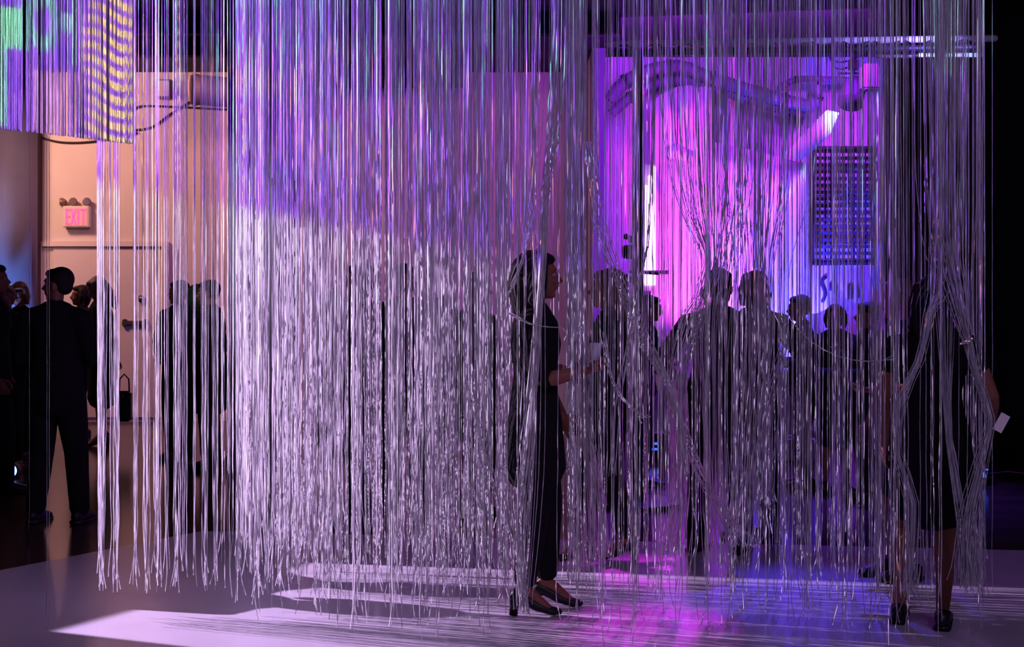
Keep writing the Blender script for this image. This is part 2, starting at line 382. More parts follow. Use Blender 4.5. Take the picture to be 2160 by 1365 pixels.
# cables on the rear wall
def cable(name, pts, r, label, m='redbrown', group=None):
    bm = B(); P = [Vector(p) for p in pts]; out = []
    for i in range(len(P) - 1):
        a0, a1, a2, a3 = P[max(i - 1, 0)], P[i], P[i + 1], P[min(i + 2, len(P) - 1)]
        for j in range(6):
            t = j / 6; out.append(.5 * ((2 * a1) + (a2 - a0) * t + (2 * a0 - 5 * a1 + 4 * a2 - a3) * t * t + (3 * a1 - a0 - 3 * a2 + a3) * t ** 3))
    out.append(P[-1]); tube(bm, out, [r] * len(out), 6, cap=False)
    return tag(obj(name, bm, m, smooth=True), label, 'cable', group)
wd = WB - .02
cable('wall_cable', [W(80, 288, wd), W(130, 300, wd), W(200, 298, wd), W(290, 280, wd)], .012, 'thin dark cable sagging across the wall above the exit sign')
cable('wall_cable', [W(278, 235, wd), W(300, 224, wd), W(380, 226, wd), W(500, 232, wd)], .012, 'dark cable running level under the round duct')
cable('wall_cable', [W(275, 275, wd), W(320, 268, wd), W(360, 240, wd), W(400, 215, wd)], .012, 'dark cable rising to the round duct on the rear wall')
# ventilation duct with flared mouth, and flat box left of it
dk = thing('ventilation_duct', 'round metal air duct sticking out of the rear wall near the ceiling', 'duct', W(430, 190, 15.9))
bm = B(); tube(bm, [(.30, .1, -.02), (-.05, 0, 0), (-.12, -.02, 0)], [.17, .17, .19], 28, cap=False); obj('duct_body', bm, 'duct', dk, True)
bm = B(); cyl(bm, (-.125, -.03, 0), (-.135, -.03, 0), .165, 28); obj('duct_mouth', bm, 'plaster', dk)
bm = B(); box(bm, (.1, .3, .12), (.06, .6, .04)); obj('wall_bracket', bm, 'steel', dk)
jb = thing('junction_box', 'small dark box fixed to the wall left of the air duct', 'box', W(350, 190, WB))
bm = B(); box(bm, (0, -.07, 0), (.18, .13, .22), bev=.01); obj('housing', bm, 'duct', jb)
bm = B(); box(bm, (0, -.14, 0), (.15, .012, .18), bev=.004); obj('cover', bm, 'plaster', jb)

# ---------------------------------------------------------------- stage alcove on the right
D = 15.3
def arch(d, pts, r, name, label, m='duct'):
    bm = B(); P = [W(px, py, d) for px, py in pts]; out = []
    for i in range(len(P) - 1):
        a0, a1, a2, a3 = P[max(i - 1, 0)], P[i], P[i + 1], P[min(i + 2, len(P) - 1)]
        for j in range(6):
            t = j / 6; out.append(.5 * ((2 * a1) + (a2 - a0) * t + (2 * a0 - 5 * a1 + 4 * a2 - a3) * t * t + (3 * a1 - a0 - 3 * a2 + a3) * t ** 3))
    out.append(P[-1]); tube(bm, out, [r] * len(out), 12, cap=False)
    t_ = thing(name, label, 'pipe', (0, 0, 0)); obj('pipe_run', bm, m, t_, True)
    for q in range(6, len(out) - 2, 9):
        bm = B(); dd = (out[q + 1] - out[q]).normalized(); cyl(bm, out[q] - dd * .02, out[q] + dd * .02, r * 1.22, 14); obj('clamp', bm, 'steel', t_)
arch(15.1, [(1285, 212), (1320, 172), (1380, 146), (1440, 142), (1500, 165), (1600, 196), (1700, 222), (1720, 205), (1722, 180)], .07, 'curved_pipe', 'upper of two curved dark pipes bending under the alcove ceiling')
arch(15.2, [(1290, 240), (1330, 205), (1390, 175), (1450, 172), (1520, 192), (1620, 222), (1700, 240)], .055, 'curved_pipe', 'lower of two curved dark pipes bending over the pink drapes')
arch(15.2, [(1640, 190), (1680, 168), (1760, 168), (1850, 172)], .035, 'level_pipe', 'short level pipe between the curved pipes and the black drape')
# drapes
def dtag(name, bm, label):
    o = tag(obj(name, bm, 'cloth', smooth=True), label, 'drape'); xs = [v_.co.x for v_ in o.data.vertices]; zs = [v_.co.z for v_ in o.data.vertices]; y = o.data.vertices[0].co.y
    bm = B(); zt = max(zs)
    for x in (min(xs) + .05, max(xs) - .05): cyl(bm, (x, y + .02, zt - .25), (x, y + .02, 4.095), .007, 6)
    obj('hanging_cord', bm, 'steel', o); return o
def zf(d, a, b): return lambda t: CH + (HY - (a + (b - a) * t)) / F * d
bm = B(); d = 15.0
drape(bm, W(1372, 0, d).x, W(1505, 0, d).x, d, 0, 0, .05, .16, topf=lambda t: CH + (HY - (215 - 35 * math.sin(min(1, t * 1.3) * 2.0))) / F * d,
      botf=lambda t: CH + (HY - (780 + 85 * math.sin(math.pi * (t ** .8)) - 120 * max(0, t - .7))) / F * d, nz=14, seed=1)
dtag('pink_lit_drape', bm, 'tall pleated white drape glowing magenta beside the dark pole')
bm = B(); d = 14.8
drape(bm, W(1502, 0, d).x, W(1592, 0, d).x, d, 0, 0, .06, .2, topf=zf(d, 298, 318), botf=zf(d, 830, 860), nz=12, seed=2)
dtag('pink_lit_drape', bm, 'shorter white drape lit hot pink beside the blue drape')
bm = B(); d = 14.85
drape(bm, W(1592, 0, d).x, W(1700, 0, d).x, d, 0, 0, .06, .22, topf=zf(d, 318, 345), botf=zf(d, 930, 940), nz=12, seed=3)
dtag('blue_lit_drape', bm, 'white drape lit deep blue at the right of the pink drapes')
# cloth pieces added in the shape of lamp spill, lit by the lamps
def swag(name, pts, d, label, m='cloth', th=.06):
    bm = B(); fr = [bm.verts.new(W(px, py, d)) for px, py in pts]; bk = [bm.verts.new(W(px, py, d) + Vector((0, th, 0))) for px, py in pts]
    n = len(pts); cf = bm.verts.new(sum((v_.co for v_ in fr), Vector()) / n + Vector((0, -.09, 0)))
    for i in range(n):
        bm.faces.new((fr[i], fr[(i + 1) % n], cf)); bm.faces.new((fr[i], bk[i], bk[(i + 1) % n], fr[(i + 1) % n]))
    bm.faces.new(bk[::-1]); bmesh.ops.subdivide_edges(bm, edges=bm.edges[:], cuts=1, smooth=.6)
    o = tag(obj(name, bm, m, smooth=True), label, 'cloth'); c_ = W(*pts[2], d); bm = B(); cyl(bm, (c_.x, d + .03, c_.z - .05), (c_.x, d + .03, 4.095), .006, 6); obj('hanging_cord', bm, 'steel', o)
    return o
swag('lamp_spill_cloth', [(1400, 328), (1412, 306), (1430, 303), (1462, 318), (1466, 340), (1430, 336)], 14.75, 'small added lamp-spill cloth swag shining pink-white over the tall drape')
swag('lamp_spill_cloth', [(1656, 322), (1690, 288), (1745, 232), (1770, 238), (1752, 282), (1712, 320), (1690, 337)], 14.6, 'pointed added lamp-spill cloth swag lit cyan-white above the blue drape')
# glowing tube beside the pole
tb = thing('light_tube_bank', 'upright bank of glowing pink-white tubes right of the dark pole', 'lamp', W(1371, 480, 14.6))
for i in range(3):
    bm = B(); x = (-.035, 0, .035)[i]; tube(bm, [(x, 0, .62 - .10 * (2 - i)), (x, 0, -.58)], [.02, .02], 12); obj('tube', bm, 'tube', tb, True)
bm = B(); box(bm, (0, .04, 0), (.13, .03, 1.3)); obj('backplate', bm, 'rail', tb)
bm = B(); box(bm, (.05, -.04, -.46), (.28, .03, .04)); obj('clamp_bar', bm, 'steel', tb)
bm = B(); cyl(bm, (0, .07, .3), (0, .07, -2.17), .016, 8); cyl(bm, (0, .07, -2.185), (0, .07, -2.16), .15, 16); obj('stand', bm, 'steel', tb)
# grid window
gx0, gx1, gz0, gz1, gd = W(1712, 0, 15.3).x, W(1845, 0, 15.3).x, W(0, 556, 15.3).z, W(0, 312, 15.3).z, 15.3
gw = thing('slatted_screen', 'dark grid screen of slats and bars beside the blue drape', 'screen', ((gx0 + gx1) / 2, gd, (gz0 + gz1) / 2))
wx, wz = gx1 - gx0, gz1 - gz0
bm = B()
for s in (-1, 1): box(bm, (s * wx / 2, 0, 0), (.035, .05, wz)); box(bm, (0, 0, s * wz / 2), (wx, .05, .035))
obj('frame', bm, 'steel', gw)
for i in range(17):
    bm = B(); box(bm, (0, .0, -wz / 2 + wz * (i + .5) / 17), (wx - .02, .012, .036), Matrix.Rotation(.35, 3, 'X')); obj('slat', bm, 'steel', gw)
for i in range(11):
    bm = B(); box(bm, (-wx / 2 + wx * (i + .5) / 11, .03, 0), (.016, .012, wz)); obj('bar', bm, 'steel', gw)
for s in (-1, 1):
    bm = B(); cyl(bm, (s * wx * .4, 0, wz / 2), (s * wx * .4, 0, 4.095 - (gz0 + gz1) / 2), .008, 6); obj('hanging_cord', bm, 'steel', gw)
# pale painted board under it
bd = thing('painted_board', 'pale board with dark curled brush marks under the slatted screen', 'board', W(1768, 600, 14.4))
def poly(bm, pts, c, d, y0, y1):
    P = [((px - c[0]) / F * d, (c[1] - py) / F * d) for px, py in pts]
    a_ = [bm.verts.new((x, y0, z)) for x, z in P]; b_ = [bm.verts.new((x, y1, z)) for x, z in P]; n = len(P)
    bm.faces.new(a_); bm.faces.new(b_[::-1])
    for i in range(n): bm.faces.new((a_[i], b_[i], b_[(i + 1) % n], a_[(i + 1) % n]))
bm = B(); poly(bm, [(1706, 560), (1745, 562), (1780, 572), (1832, 560), (1832, 636), (1812, 640), (1790, 634), (1768, 600), (1752, 600), (1748, 650), (1720, 662), (1706, 660)], (1768, 600), 14.4, 0, .03)
obj('board_face', bm, 'panel', bd)
for s in (-1, 1):
    bm = B(); cyl(bm, (s * .22, .05, -1.6), (s * .22, .05, .05), .015, 8); obj('post', bm, 'dark', bd)
def curl(pts, r=.012):
    bm = B(); P = [((px - 1768) / F * 14.4, -.008, (600 - py) / F * 14.4) for px, py in pts]; tube(bm, P, [r] * len(P), 6); return obj('brush_mark', bm, 'ink', bd, True)
curl([(1741, 585), (1735, 590), (1734, 600), (1738, 610), (1741, 620), (1738, 630), (1735, 636)], .018)
curl([(1789, 632), (1789, 602), (1797, 601), (1797, 630)]); curl([(1808, 602), (1809, 628)]); curl([(1752, 598), (1751, 612)])
# plinth with pedestal and heaped cloth
plx = W(1658, 0, 13.0).x
pl = thing('stage_plinth', 'low blue-lit box plinth on the floor behind the couple', 'plinth', (W(1655, 0, 12.8).x, 12.8, 0))
bm = B(); box(bm, (0, .25, .10), (.56, .5, .17), bev=.01); obj('plinth_body', bm, 'panel', pl)
bm = B(); box(bm, (0, .25, .195), (.60, .54, .02), bev=.004); obj('plinth_top', bm, 'panel', pl)
pd = thing('pedestal', 'slim white pedestal with a flared foot standing on the blue plinth', 'pedestal', (W(1697, 0, 13.0).x, 13.0, .206))
bm = B(); tube(bm, [(0, 0, 0), (0, 0, .02), (0, 0, .05), (0, 0, .09), (0, 0, .60), (0, 0, .62)], [.075, .075, .055, .05, .048, .052], 24, cap=False); obj('shaft', bm, 'panel', pd, True)
bm = B(); box(bm, (-.04, -.01, .80), (.05, .04, .36), bev=.01); obj('upright_arm', bm, 'panel', pd)
bm = B(); box(bm, (-.10, -.01, .60), (.12, .05, .04), bev=.008); obj('shelf_arm', bm, 'panel', pd)
bm = B(); box(bm, (-.02, -.01, .985), (.05, .05, .03), bev=.008); obj('lamp_cap', bm, 'cup', pd)
bm = B(); rr = random.Random(5)
for i in range(7): ell(bm, (rr.uniform(-.06, .06), rr.uniform(-.05, .05), .1 + i * .07), (.13 + rr.uniform(-.03, .03), .10, .09))
hc = tag(obj('heaped_cloth', bm, 'cloth', smooth=True), 'crumpled pale cloth heaped on the blue plinth left of the pedestal', 'cloth'); hc.location = (W(1655, 0, 12.95).x, 13.02, .206)
bx_ = thing('equipment_case', 'small dark equipment case with two lit blue stripes on the floor', 'case', (W(1365, 0, 13).x, 13, 0))
bm = B(); box(bm, (0, 0, .13), (.34, .25, .24), bev=.01); obj('case_body', bm, 'steel', bx_)
for z in (.16, .11):
    bm = B(); box(bm, (0, -.128, z), (.16, .006, .02)); obj('blue_stripe', bm, 'led', bx_)
# dim violet banner between the two figures left of the pole
bn = thing('narrow_banner', 'narrow violet-lit cloth banner hanging left of the dark pole', 'banner', (W(1315, 0, 12.6).x, 12.6, 0))
bm = B(); drape(bm, -.10, .10, 0, 1.45, .30, .02, .1); obj('banner_cloth', bm, 'cloth', bn, True)
bm = B(); tube(bm, [(-.13, 0, 1.47), (.13, 0, 1.47)], [.012, .012], 8); obj('top_bar', bm, 'steel', bn)
bm = B(); tube(bm, [(0, .03, .01), (0, .03, 1.47)], [.012, .012], 8); obj('stand_pole', bm, 'steel', bn)

# truss and vertical pole
TD = 10.6
tr = thing('lighting_truss', 'long horizontal lighting truss hung under the ceiling over the alcove', 'truss', (0, 0, 0))
a0, a1 = W(1285, 112, TD), W(2075, 100, TD)
bm = B(); tube(bm, [a0, a1], [.027, .027], 10); obj('lower_chord', bm, 'steel', tr, True)
up = Vector((0, .10, .085))
bm = B(); tube(bm, [a0 + up, a1 + up + Vector((.12, 0, 0))], [.026, .026], 10); obj('upper_chord', bm, 'panel', tr, True)
bm = B(); tube(bm, [W(1850, 118, TD + .1), W(2072, 116, TD + .1)], [.018, .018], 10); obj('light_bar', bm, 'rail', tr, True)
bm = B(); box(bm, W(2003, 116, TD + .06), (.46, .02, .028)); obj('light_strip', bm, 'strip', tr)
for i in range(24):
    t0_, t1_ = i / 24, (i + 1) / 24; q0 = a0.lerp(a1, t0_); q1 = a0.lerp(a1, t1_)
    bm = B(); tube(bm, [q0 + (up if i % 2 else Vector()), q1 + (Vector() if i % 2 else up)], [.008, .008], 6); obj('brace', bm, 'steel', tr)
for t_ in (.08, .45, .92):
    q = a0.lerp(a1, t_); bm = B(); tube(bm, [q + up, Vector((q.x, q.y + .1, 4.095))], [.008, .008], 6); obj('hanger', bm, 'steel', tr)
spot('truss_wash', W(2150, 60, TD - .5), W(1950, 100, TD), 260, (.25, .20, 1.0), 60, 1)
spot('truss_wash', W(1450, 150, TD + 1.6), W(1500, 95, TD), 260, (.5, .06, 1.0), 110, 1)
pp = thing('lighting_stand', 'tall dark upright pole with clamps standing left of the pink drape', 'stand', (W(1346, 0, TD - .3).x, TD - .3, 0))
bm = B(); cyl(bm, (0, 0, .3), (0, 0, 3.3), .040, 20); obj('pole', bm, 'steel', pp, True)
bm = B(); cyl(bm, (0, 0, .005), (0, 0, .03), .32, 28); cyl(bm, (0, 0, .03), (0, 0, .3), .06, 20, .045); obj('base', bm, 'steel', pp)
for py_ in (505, 590):
    zc = CH + (HY - py_) / F * (TD - .3); bm = B(); box(bm, (-.05, 0, zc), (.05, .07, .05), bev=.01); ell(bm, (-.085, 0, zc + .02), .022); obj('clamp', bm, 'steel', pp)
zc = CH + (HY - 532) / F * (TD - .3); bm = B()
tube(bm, [(-.02, -.05, zc), (-.07, -.05, zc), (-.115, -.05, zc)], [.050, .055, .045], 18, cap=False); tube(bm, [(-.03, 0, zc + .03), (-.06, -.03, zc + .02)], [.012, .012], 8)
obj('lamp_can', bm, 'dark', pp, True)
bm = B(); tube(bm, [(-.07, 0, CH + (HY - 573) / F * (TD - .3)), (.15, 0, CH + (HY - 577) / F * (TD - .3))], [.012, .012], 8); obj('cross_arm', bm, 'steel', pp)
# stage light hanging at the right, with cables
sl = thing('stage_light', 'stage light on a yoke hanging from the alcove ceiling beside the level pipe', 'lamp', W(1800, 190, 13.6))
bm = B(); tube(bm, [(-.14, 0, .02), (-.14, 0, .16), (.14, 0, .16), (.14, 0, .02)], [.012] * 4, 8); obj('yoke', bm, 'steel', sl)
bm = B(); tube(bm, [(.04, .08, .09), (0, 0, 0), (-.05, -.1, -.12), (-.055, -.11, -.135)], [.08, .11, .12, .125], 22, cap=False); obj('lamp_can', bm, 'duct', sl, True)
bm = B(); cyl(bm, (0, 0, .16), (0, 0, .85), .018, 10); obj('hanging_pipe', bm, 'steel', sl)
bm = B(); box(bm, (.0, 0, .24), (.10, .08, .10), bev=.01); obj('clamp', bm, 'steel', sl)
sl2 = thing('stage_light', 'square-backed stage light hanging over the slatted screen', 'lamp', W(1835, 150, 13.4))
bm = B(); box(bm, (0, 0, -.06), (.16, .2, .24), bev=.02); obj('lamp_body', bm, 'panel', sl2)
bm = B(); cyl(bm, (0, 0, .06), (0, 0, .72), .015, 10); obj('hanging_pipe', bm, 'steel', sl2)
cable('hanging_cable', [W(1745, 112, 13.5), W(1765, 130, 13.5), W(1790, 128, 13.5), W(1830, 112, 13.5)], .008, 'black cable looped between the two hanging stage lights', 'dark')
cable('hanging_cable', [W(1750, 118, 13.4), W(1760, 140, 13.4), W(1775, 146, 13.4), W(1798, 138, 13.4)], .008, 'short black cable drooping below the truss at the alcove', 'dark')
fl = thing('added_floor_lamp', 'small blue spotlight added for the floor streak behind the man cut off at the left edge', 'lamp', (W(24, 0, 11.7).x, 11.7, 0))  # unseen lamp, added to give the floor its blue streak
bm = B(); tube(bm, [(0, .10, .07), (0, 0, .07), (0, -.03, .07)], [.05, .06, .065], 18, cap=False); obj('lamp_can', bm, 'steel', fl, True)
bm = B(); cyl(bm, (0, -.031, .07), (0, -.036, .07), .055, 18); obj('lens', bm, 'lens', fl)
bm = B(); box(bm, (0, .04, .012), (.14, .1, .02)); obj('foot_plate', bm, 'steel', fl)
# far-right led device
ld = thing('led_device', 'small black device with a blue light near the right black drape', 'device', (W(2073, 0, 11.4).x, 11.4, 0))
bm = B(); box(bm, (0, 0, .03), (.16, .16, .05), bev=.008); cyl(bm, (0, 0, .05), (0, 0, .12), .02, 12); obj('case_body', bm, 'dark', ld)
bm = B(); ell(bm, (0, -.03, .06), (.016, .012, .04), seg=12); obj('blue_light', bm, 'led', ld)
bm = B(); box(bm, (0, -.085, .125), (.03, .006, .012)); obj('status_light', bm, 'led', ld)

# ---------------------------------------------------------------- people
PENDING = []                                     # (object, voxel, extra bmesh or None)
def remesh_obj(name, bm, m, parent, voxel, extra=None):
    o = obj(name, bm, m, parent, True)
    r = o.modifiers.new('r', 'REMESH'); r.mode = 'VOXEL'; r.voxel_size = voxel; r.use_smooth_shade = True
    s_ = o.modifiers.new('s', 'SMOOTH'); s_.factor = .5; s_.iterations = 2
    PENDING.append((o, extra)); return o
def hand(bm, wrist, dirv, palmn, side, s, curl=.35):
    """palm + four unequal bent fingers + thumb; dirv along the hand, palmn = palm normal"""
    d = Vector(dirv).normalized(); n = Vector(palmn); n = (n - d * n.dot(d)).normalized(); x = d.cross(n) * side
    w_ = Vector(wrist)
    tube(bm, [w_ - d * .02 * s, w_ + d * .01 * s, w_ + d * .05 * s, w_ + d * .085 * s], [(.022 * s, .018 * s), (.026 * s, .017 * s), (.038 * s, .015 * s), (.036 * s, .012 * s)] if abs(x.x) > .5 else [(.018 * s, .022 * s), (.020 * s, .024 * s), (.020 * s, .034 * s), (.016 * s, .034 * s)], 10)
    for i, (off, L) in enumerate(((.028, .070), (.0095, .080), (-.0095, .074), (-.028, .058))):
        p = w_ + d * .085 * s + x * off * s; pts = [p - d * .02 * s, p]; a_ = curl * .4; dd = d
        for q in range(3):
            a_ += curl; dd = (d * math.cos(a_) + n * math.sin(a_)); p = p + dd * L * s * (.45, .30, .25)[q]; pts.append(p)
        tube(bm, pts, [.009 * s, .009 * s, .0085 * s, .008 * s, .0065 * s], 7)
    b0 = w_ + d * .025 * s + x * .025 * s
    tube(bm, [b0, b0 + (d * .5 + x * .8).normalized() * .035 * s, b0 + (d * .5 + x * .8).normalized() * .035 * s + (d * .8 + x * .2 + n * .5).normalized() * .05 * s], [.013 * s, .011 * s, .008 * s], 7)

ARM = dict(down=((.235, -.03, 1.13), (.245, .06, .89)), fold=((.25, .02, 1.13), (.06, .23, 1.12)), cup=((.23, -.02, 1.14), (.16, .25, 1.16)),
           akimbo=((.36, -.08, 1.15), (.20, .06, 1.0)), phone=((.23, .03, 1.13), (.10, .24, 1.32)), out=((.30, .02, 1.17), (.40, .22, 1.02)))
def person(label, px, d, H, rz, la='down', ra='down', outfit='suit', hair='short', hairm='hair', vox=.013, head=(0, 0), hem=None,
           feet=((-.10, .0), (.10, .0)), lean=0.0, wide=1.0, group=None, heels=False, sleeve=.88, skinm='skin', lift=(0, 0)):
    s = H / 1.75
    root = thing('person', label, 'person', ((px - 1080) / F * d, d, .006 if d < 8.6 else .001), rz, group)
    def T(p):                                    # lean the upper body
        p = Vector(p)
        if lean and p.z > .95:
            q = Matrix.Rotation(-lean, 3, 'X') @ (p - Vector((0, 0, .95))); p = q + Vector((0, 0, .95))
        return p * s
    fem = outfit in ('dress', 'woman', 'coatw')
    sh = (.165 if fem else .19) * wide
    body = B()
    def tt(bm, pts, rad, n=12): tube(bm, [T(p) for p in pts], [tuple(x * s for x in r) if isinstance(r, tuple) else r * s for r in rad], n)
    wst = .118 if fem else .14
    torso = [((0, 0, .90), (.13 * wide, .09)), ((0, 0, .97), (.165 * wide, .115)), ((0, 0, 1.06), ((wst + .02) * wide, .105)), ((0, 0, 1.17), (wst * wide, .09)), ((0, .005, 1.31), (.148 * wide, .112)),
             ((0, 0, 1.41), (.155 * wide, .10)), ((0, -.01, 1.465), (.11 * wide, .075)), ((0, -.01, 1.50), (.06, .055))]
    tt(body, [a for a, _ in torso], [b for _, b in torso], 16)
    tt(body, [(0, -.015, 1.46), (0, .0, 1.53), (0, .012, 1.60)], [.056, .050, .052])
    arms = {}
    for side, spec in ((-1, la), (1, ra)):
        e, wr = ARM[spec] if isinstance(spec, str) else spec
        e = Vector((e[0] * side * wide, e[1], e[2])); wr = Vector((wr[0] * side, wr[1], wr[2])); sj = Vector((side * sh, -.01, 1.425))
        arms[side] = (sj, e, wr)
        tt(body, [(side * .08, -.01, 1.42), sj, sj.lerp(e, .5), e, e.lerp(wr, .3), wr], [.06, .055, .046, .037, .039, .025])
    legs = {}
    for side, ft, lf in ((-1, feet[0], lift[0]), (1, feet[1], lift[1])):
        hip = Vector((side * .085 * wide, 0, .93)); an = Vector((ft[0], ft[1], .095 + lf))
        if heels: an.z += .06
        kn = hip.lerp(an, .52) + Vector((0, .035 + lf * .6, 0)); legs[side] = (hip, kn, an)
        tt(body, [hip, hip.lerp(kn, .5), kn, kn.lerp(an, .3) + Vector((0, -.015, 0)), kn.lerp(an, .7), an], [.088, .075, .055, .057, .042, .034])
        tt(body, [an + Vector((0, -.03, -.03)), an + Vector((0, .03, -.045)), an + Vector((0, .13, -.075 - (.055 if heels else 0)))], [(.03, .03), (.036, .028), (.034, .017)])
    # head, in head space
    hr = Euler((head[1], 0, head[0])).to_matrix(); hc_ = Vector((0, .02, 1.642))
    base = T(hc_); Lr = Matrix.Rotation(-lean, 3, 'X') @ hr
    def Hd(p): return base + Lr @ (Vector(p) * s)
    def he(bm, c_, r_): ell(bm, Hd(c_), tuple(x * s for x in r_), Lr, 14)
    he(body, (0, -.012, .028), (.074, .095, .09)); he(body, (0, .028, -.045), (.054, .058, .062)); he(body, (0, .06, -.09), (.026, .024, .02))
    he(body, (0, .073, .035), (.05, .016, .014)); he(body, (0, .082, -.052), (.024, .014, .011))
    tube(body, [Hd((0, .082, .018)), Hd((0, .098, -.005)), Hd((0, .106, -.022))], [.008 * s, .011 * s, .015 * s], 8)
    for q in (-1, 1): he(body, (q * .076, -.008, -.008), (.010, .020, .030)); he(body, (q * .035, .062, -.02), (.02, .018, .018))
    ex = B()
    for side in (-1, 1):
        sj, e, wr = arms[side]; dv = (T(wr) - T(e)).normalized()
        hand(ex, T(wr), dv, Vector((-side, .1, 0)) if abs(dv.z) > .6 else Vector((-side * .3, 0, 1)), side, s, .45)
    remesh_obj('body', body, skinm, root, vox if vox < .012 else .012, ex)
    for q in (-1, 1):
        bm = B(); ell(bm, Hd((q * .03, .072, .008)), (.011 * s,) * 3, None, 8); obj('eye', bm, 'eye', root, True)
    # hair
    hb = B()
    he(hb, (0, -.030, .046), (.083, .094, .088))
    he(hb, (0, .028, .083), (.066, .055, .036))
    if hair == 'short': he(hb, (0, -.055, -.005), (.072, .055, .06))
    if hair in ('long', 'big'):
        g = 1.25 if hair == 'big' else 1.0
        for q in (-1, 1): tube(hb, [Hd((q * .06, -.01, .06)), Hd((q * .085 * g, -.01, -.02)), Hd((q * .09 * g, -.02, -.12)), Hd((q * .08 * g, .0, -.22))], [.045 * s * g, .042 * s * g, .04 * s * g, .02 * s], 10)
        tube(hb, [Hd((0, -.06, .05)), Hd((0, -.09, -.05)), Hd((0, -.09, -.16)), Hd((0, -.085, -.26))], [(.08 * s * g, .06 * s * g), (.09 * s * g, .055 * s * g), (.09 * s * g, .045 * s), (.06 * s, .025 * s)], 14)
    if hair == 'bob':
        for q in (-1, 1): tube(hb, [Hd((q * .06, -.01, .06)), Hd((q * .083, -.005, -.02)), Hd((q * .080, .0, -.09))], [.04 * s, .036 * s, .022 * s], 10)
        tube(hb, [Hd((0, -.06, .05)), Hd((0, -.085, -.04)), Hd((0, -.075, -.10))], [(.075 * s, .05 * s), (.08 * s, .05 * s), (.06 * s, .03 * s)], 14)
    if hair == 'bun': he(hb, (0, -.12, .06), (.045, .04, .045)); he(hb, (0, -.055, -.005), (.072, .05, .055))
    remesh_obj('hair', hb, hairm, root, .011)
    # clothes
    def infl(r, k_): return (r[0] + k_, r[1] + k_)
    jk = B()
    hemz = hem if hem is not None else {'suit': .82, 'woman': .86, 'dress': .58, 'coatw': .50, 'coat': .62}[outfit]
    prof = [((0, 0, z_), (rx, ry)) for z_, rx, ry in ((hemz, (.19 if hemz > .7 else .20) * wide, .14 if hemz > .7 else .155), ((hemz + .97) / 2, .192 * wide, .145))]
    prof += [(a, infl(b, .028 if outfit in ('suit', 'coat', 'coatw') else .014)) for a, b in torso[1:7]]
    tt(jk, [a for a, _ in prof], [b for _, b in prof], 20)
    if outfit in ('suit', 'coat', 'woman', 'coatw'): 
        tt(jk, [(0, -.02, 1.45), (0, -.015, 1.505)], [(.078, .072), (.066, .06)], 14)
        tt(jk, [(-sh, -.01, 1.43), (0, -.015, 1.465), (sh, -.01, 1.43)], [.058, .07, .058], 12)
    for side in (-1, 1):
        sj, e, wr = arms[side]; k_ = .018 if outfit in ('suit', 'coat', 'coatw') else .010
        if outfit == 'dress': tt(jk, [sj + Vector((-side * .06, 0, 0)), sj, sj.lerp(e, .45)], [.06, .062, .056])
        else: tt(jk, [(side * .09, -.01, 1.42), sj, sj.lerp(e, .5), e, e.lerp(wr, sleeve * .34), e.lerp(wr, sleeve)], [.065, .055 + k_, .048 + k_, .042 + k_, .040 + k_, .032 + k_])
    remesh_obj({'dress': 'dress', 'coat': 'coat', 'coatw': 'coat', 'woman': 'top', 'suit': 'jacket'}[outfit], jk, 'dress' if fem else 'suit', root, max(vox, .012))
    if outfit != 'dress' and not (outfit == 'coatw'):
        tr_ = B()
        for side in (-1, 1):
            hip, kn, an = legs[side]; k_ = .012 if fem else .022
            tt(tr_, [hip + Vector((0, 0, .04)), hip.lerp(kn, .5), kn, kn.lerp(an, .4), an + Vector((0, 0, .0 if not heels else .02))], [.095 + k_ * .6, .080 + k_, .062 + k_, .056 + k_, .046 + k_])
        tt(tr_, [(0, 0, .90), (0, 0, 1.0)], [(.15 * wide, .11), (.16 * wide, .12)], 16)
        remesh_obj('trousers', tr_, 'dress' if fem else 'suit', root, max(vox, .012))
    for side in (-1, 1):
        an = legs[side][2]; bm = B(); z0 = an.z - (.155 if heels else .095)
        def Q(x, y, z): return (an + Vector((x, y, 0)) - Vector((0, 0, an.z - z0 - z))) * s
        if heels:
            tube(bm, [Q(0, -.045, .10), Q(0, .0, .085), Q(0, .06, .05), Q(0, .13, .025), Q(0, .17, .02)], [(.034 * s, .045 * s), (.038 * s, .03 * s), (.04 * s, .028 * s), (.04 * s, .022 * s), (.022 * s, .014 * s)], 12)
            tube(bm, [Q(0, -.05, .10), Q(0, -.052, .05), Q(0, -.055, .004)], [(.028 * s, .028 * s), (.022 * s, .022 * s), (.022 * s, .022 * s)], 10, cap=False)
        else:
            tube(bm, [Q(0, -.06, .05), Q(0, .0, .058), Q(0, .07, .045), Q(0, .15, .032), Q(0, .20, .026)], [(.036 * s, .045 * s), (.042 * s, .052 * s), (.045 * s, .04 * s), (.045 * s, .03 * s), (.028 * s, .02 * s)], 12)
            box(bm, Q(0, .06, .009), (.085 * s, .27 * s, .018 * s), bev=.006)
            box(bm, Q(0, -.05, .015), (.075 * s, .07 * s, .028 * s), bev=.006)
        obj('shoe', bm, 'leather', root, True)
    if outfit in ('suit', 'coat'):
        bm = B(); tube(bm, [T((0, -.012, 1.50)), T((0, -.008, 1.535))], [(.062 * s, .060 * s), (.057 * s, .056 * s)], 18, cap=False); obj('collar', bm, 'suit', root, True)
    root['_w'] = 1; del root['_w']
    return root, (lambda p: root.matrix_basis @ T(p))
PI = math.pi
Lf, Rt, Aw, Fr = PI / 2, -PI / 2, 0.0, PI
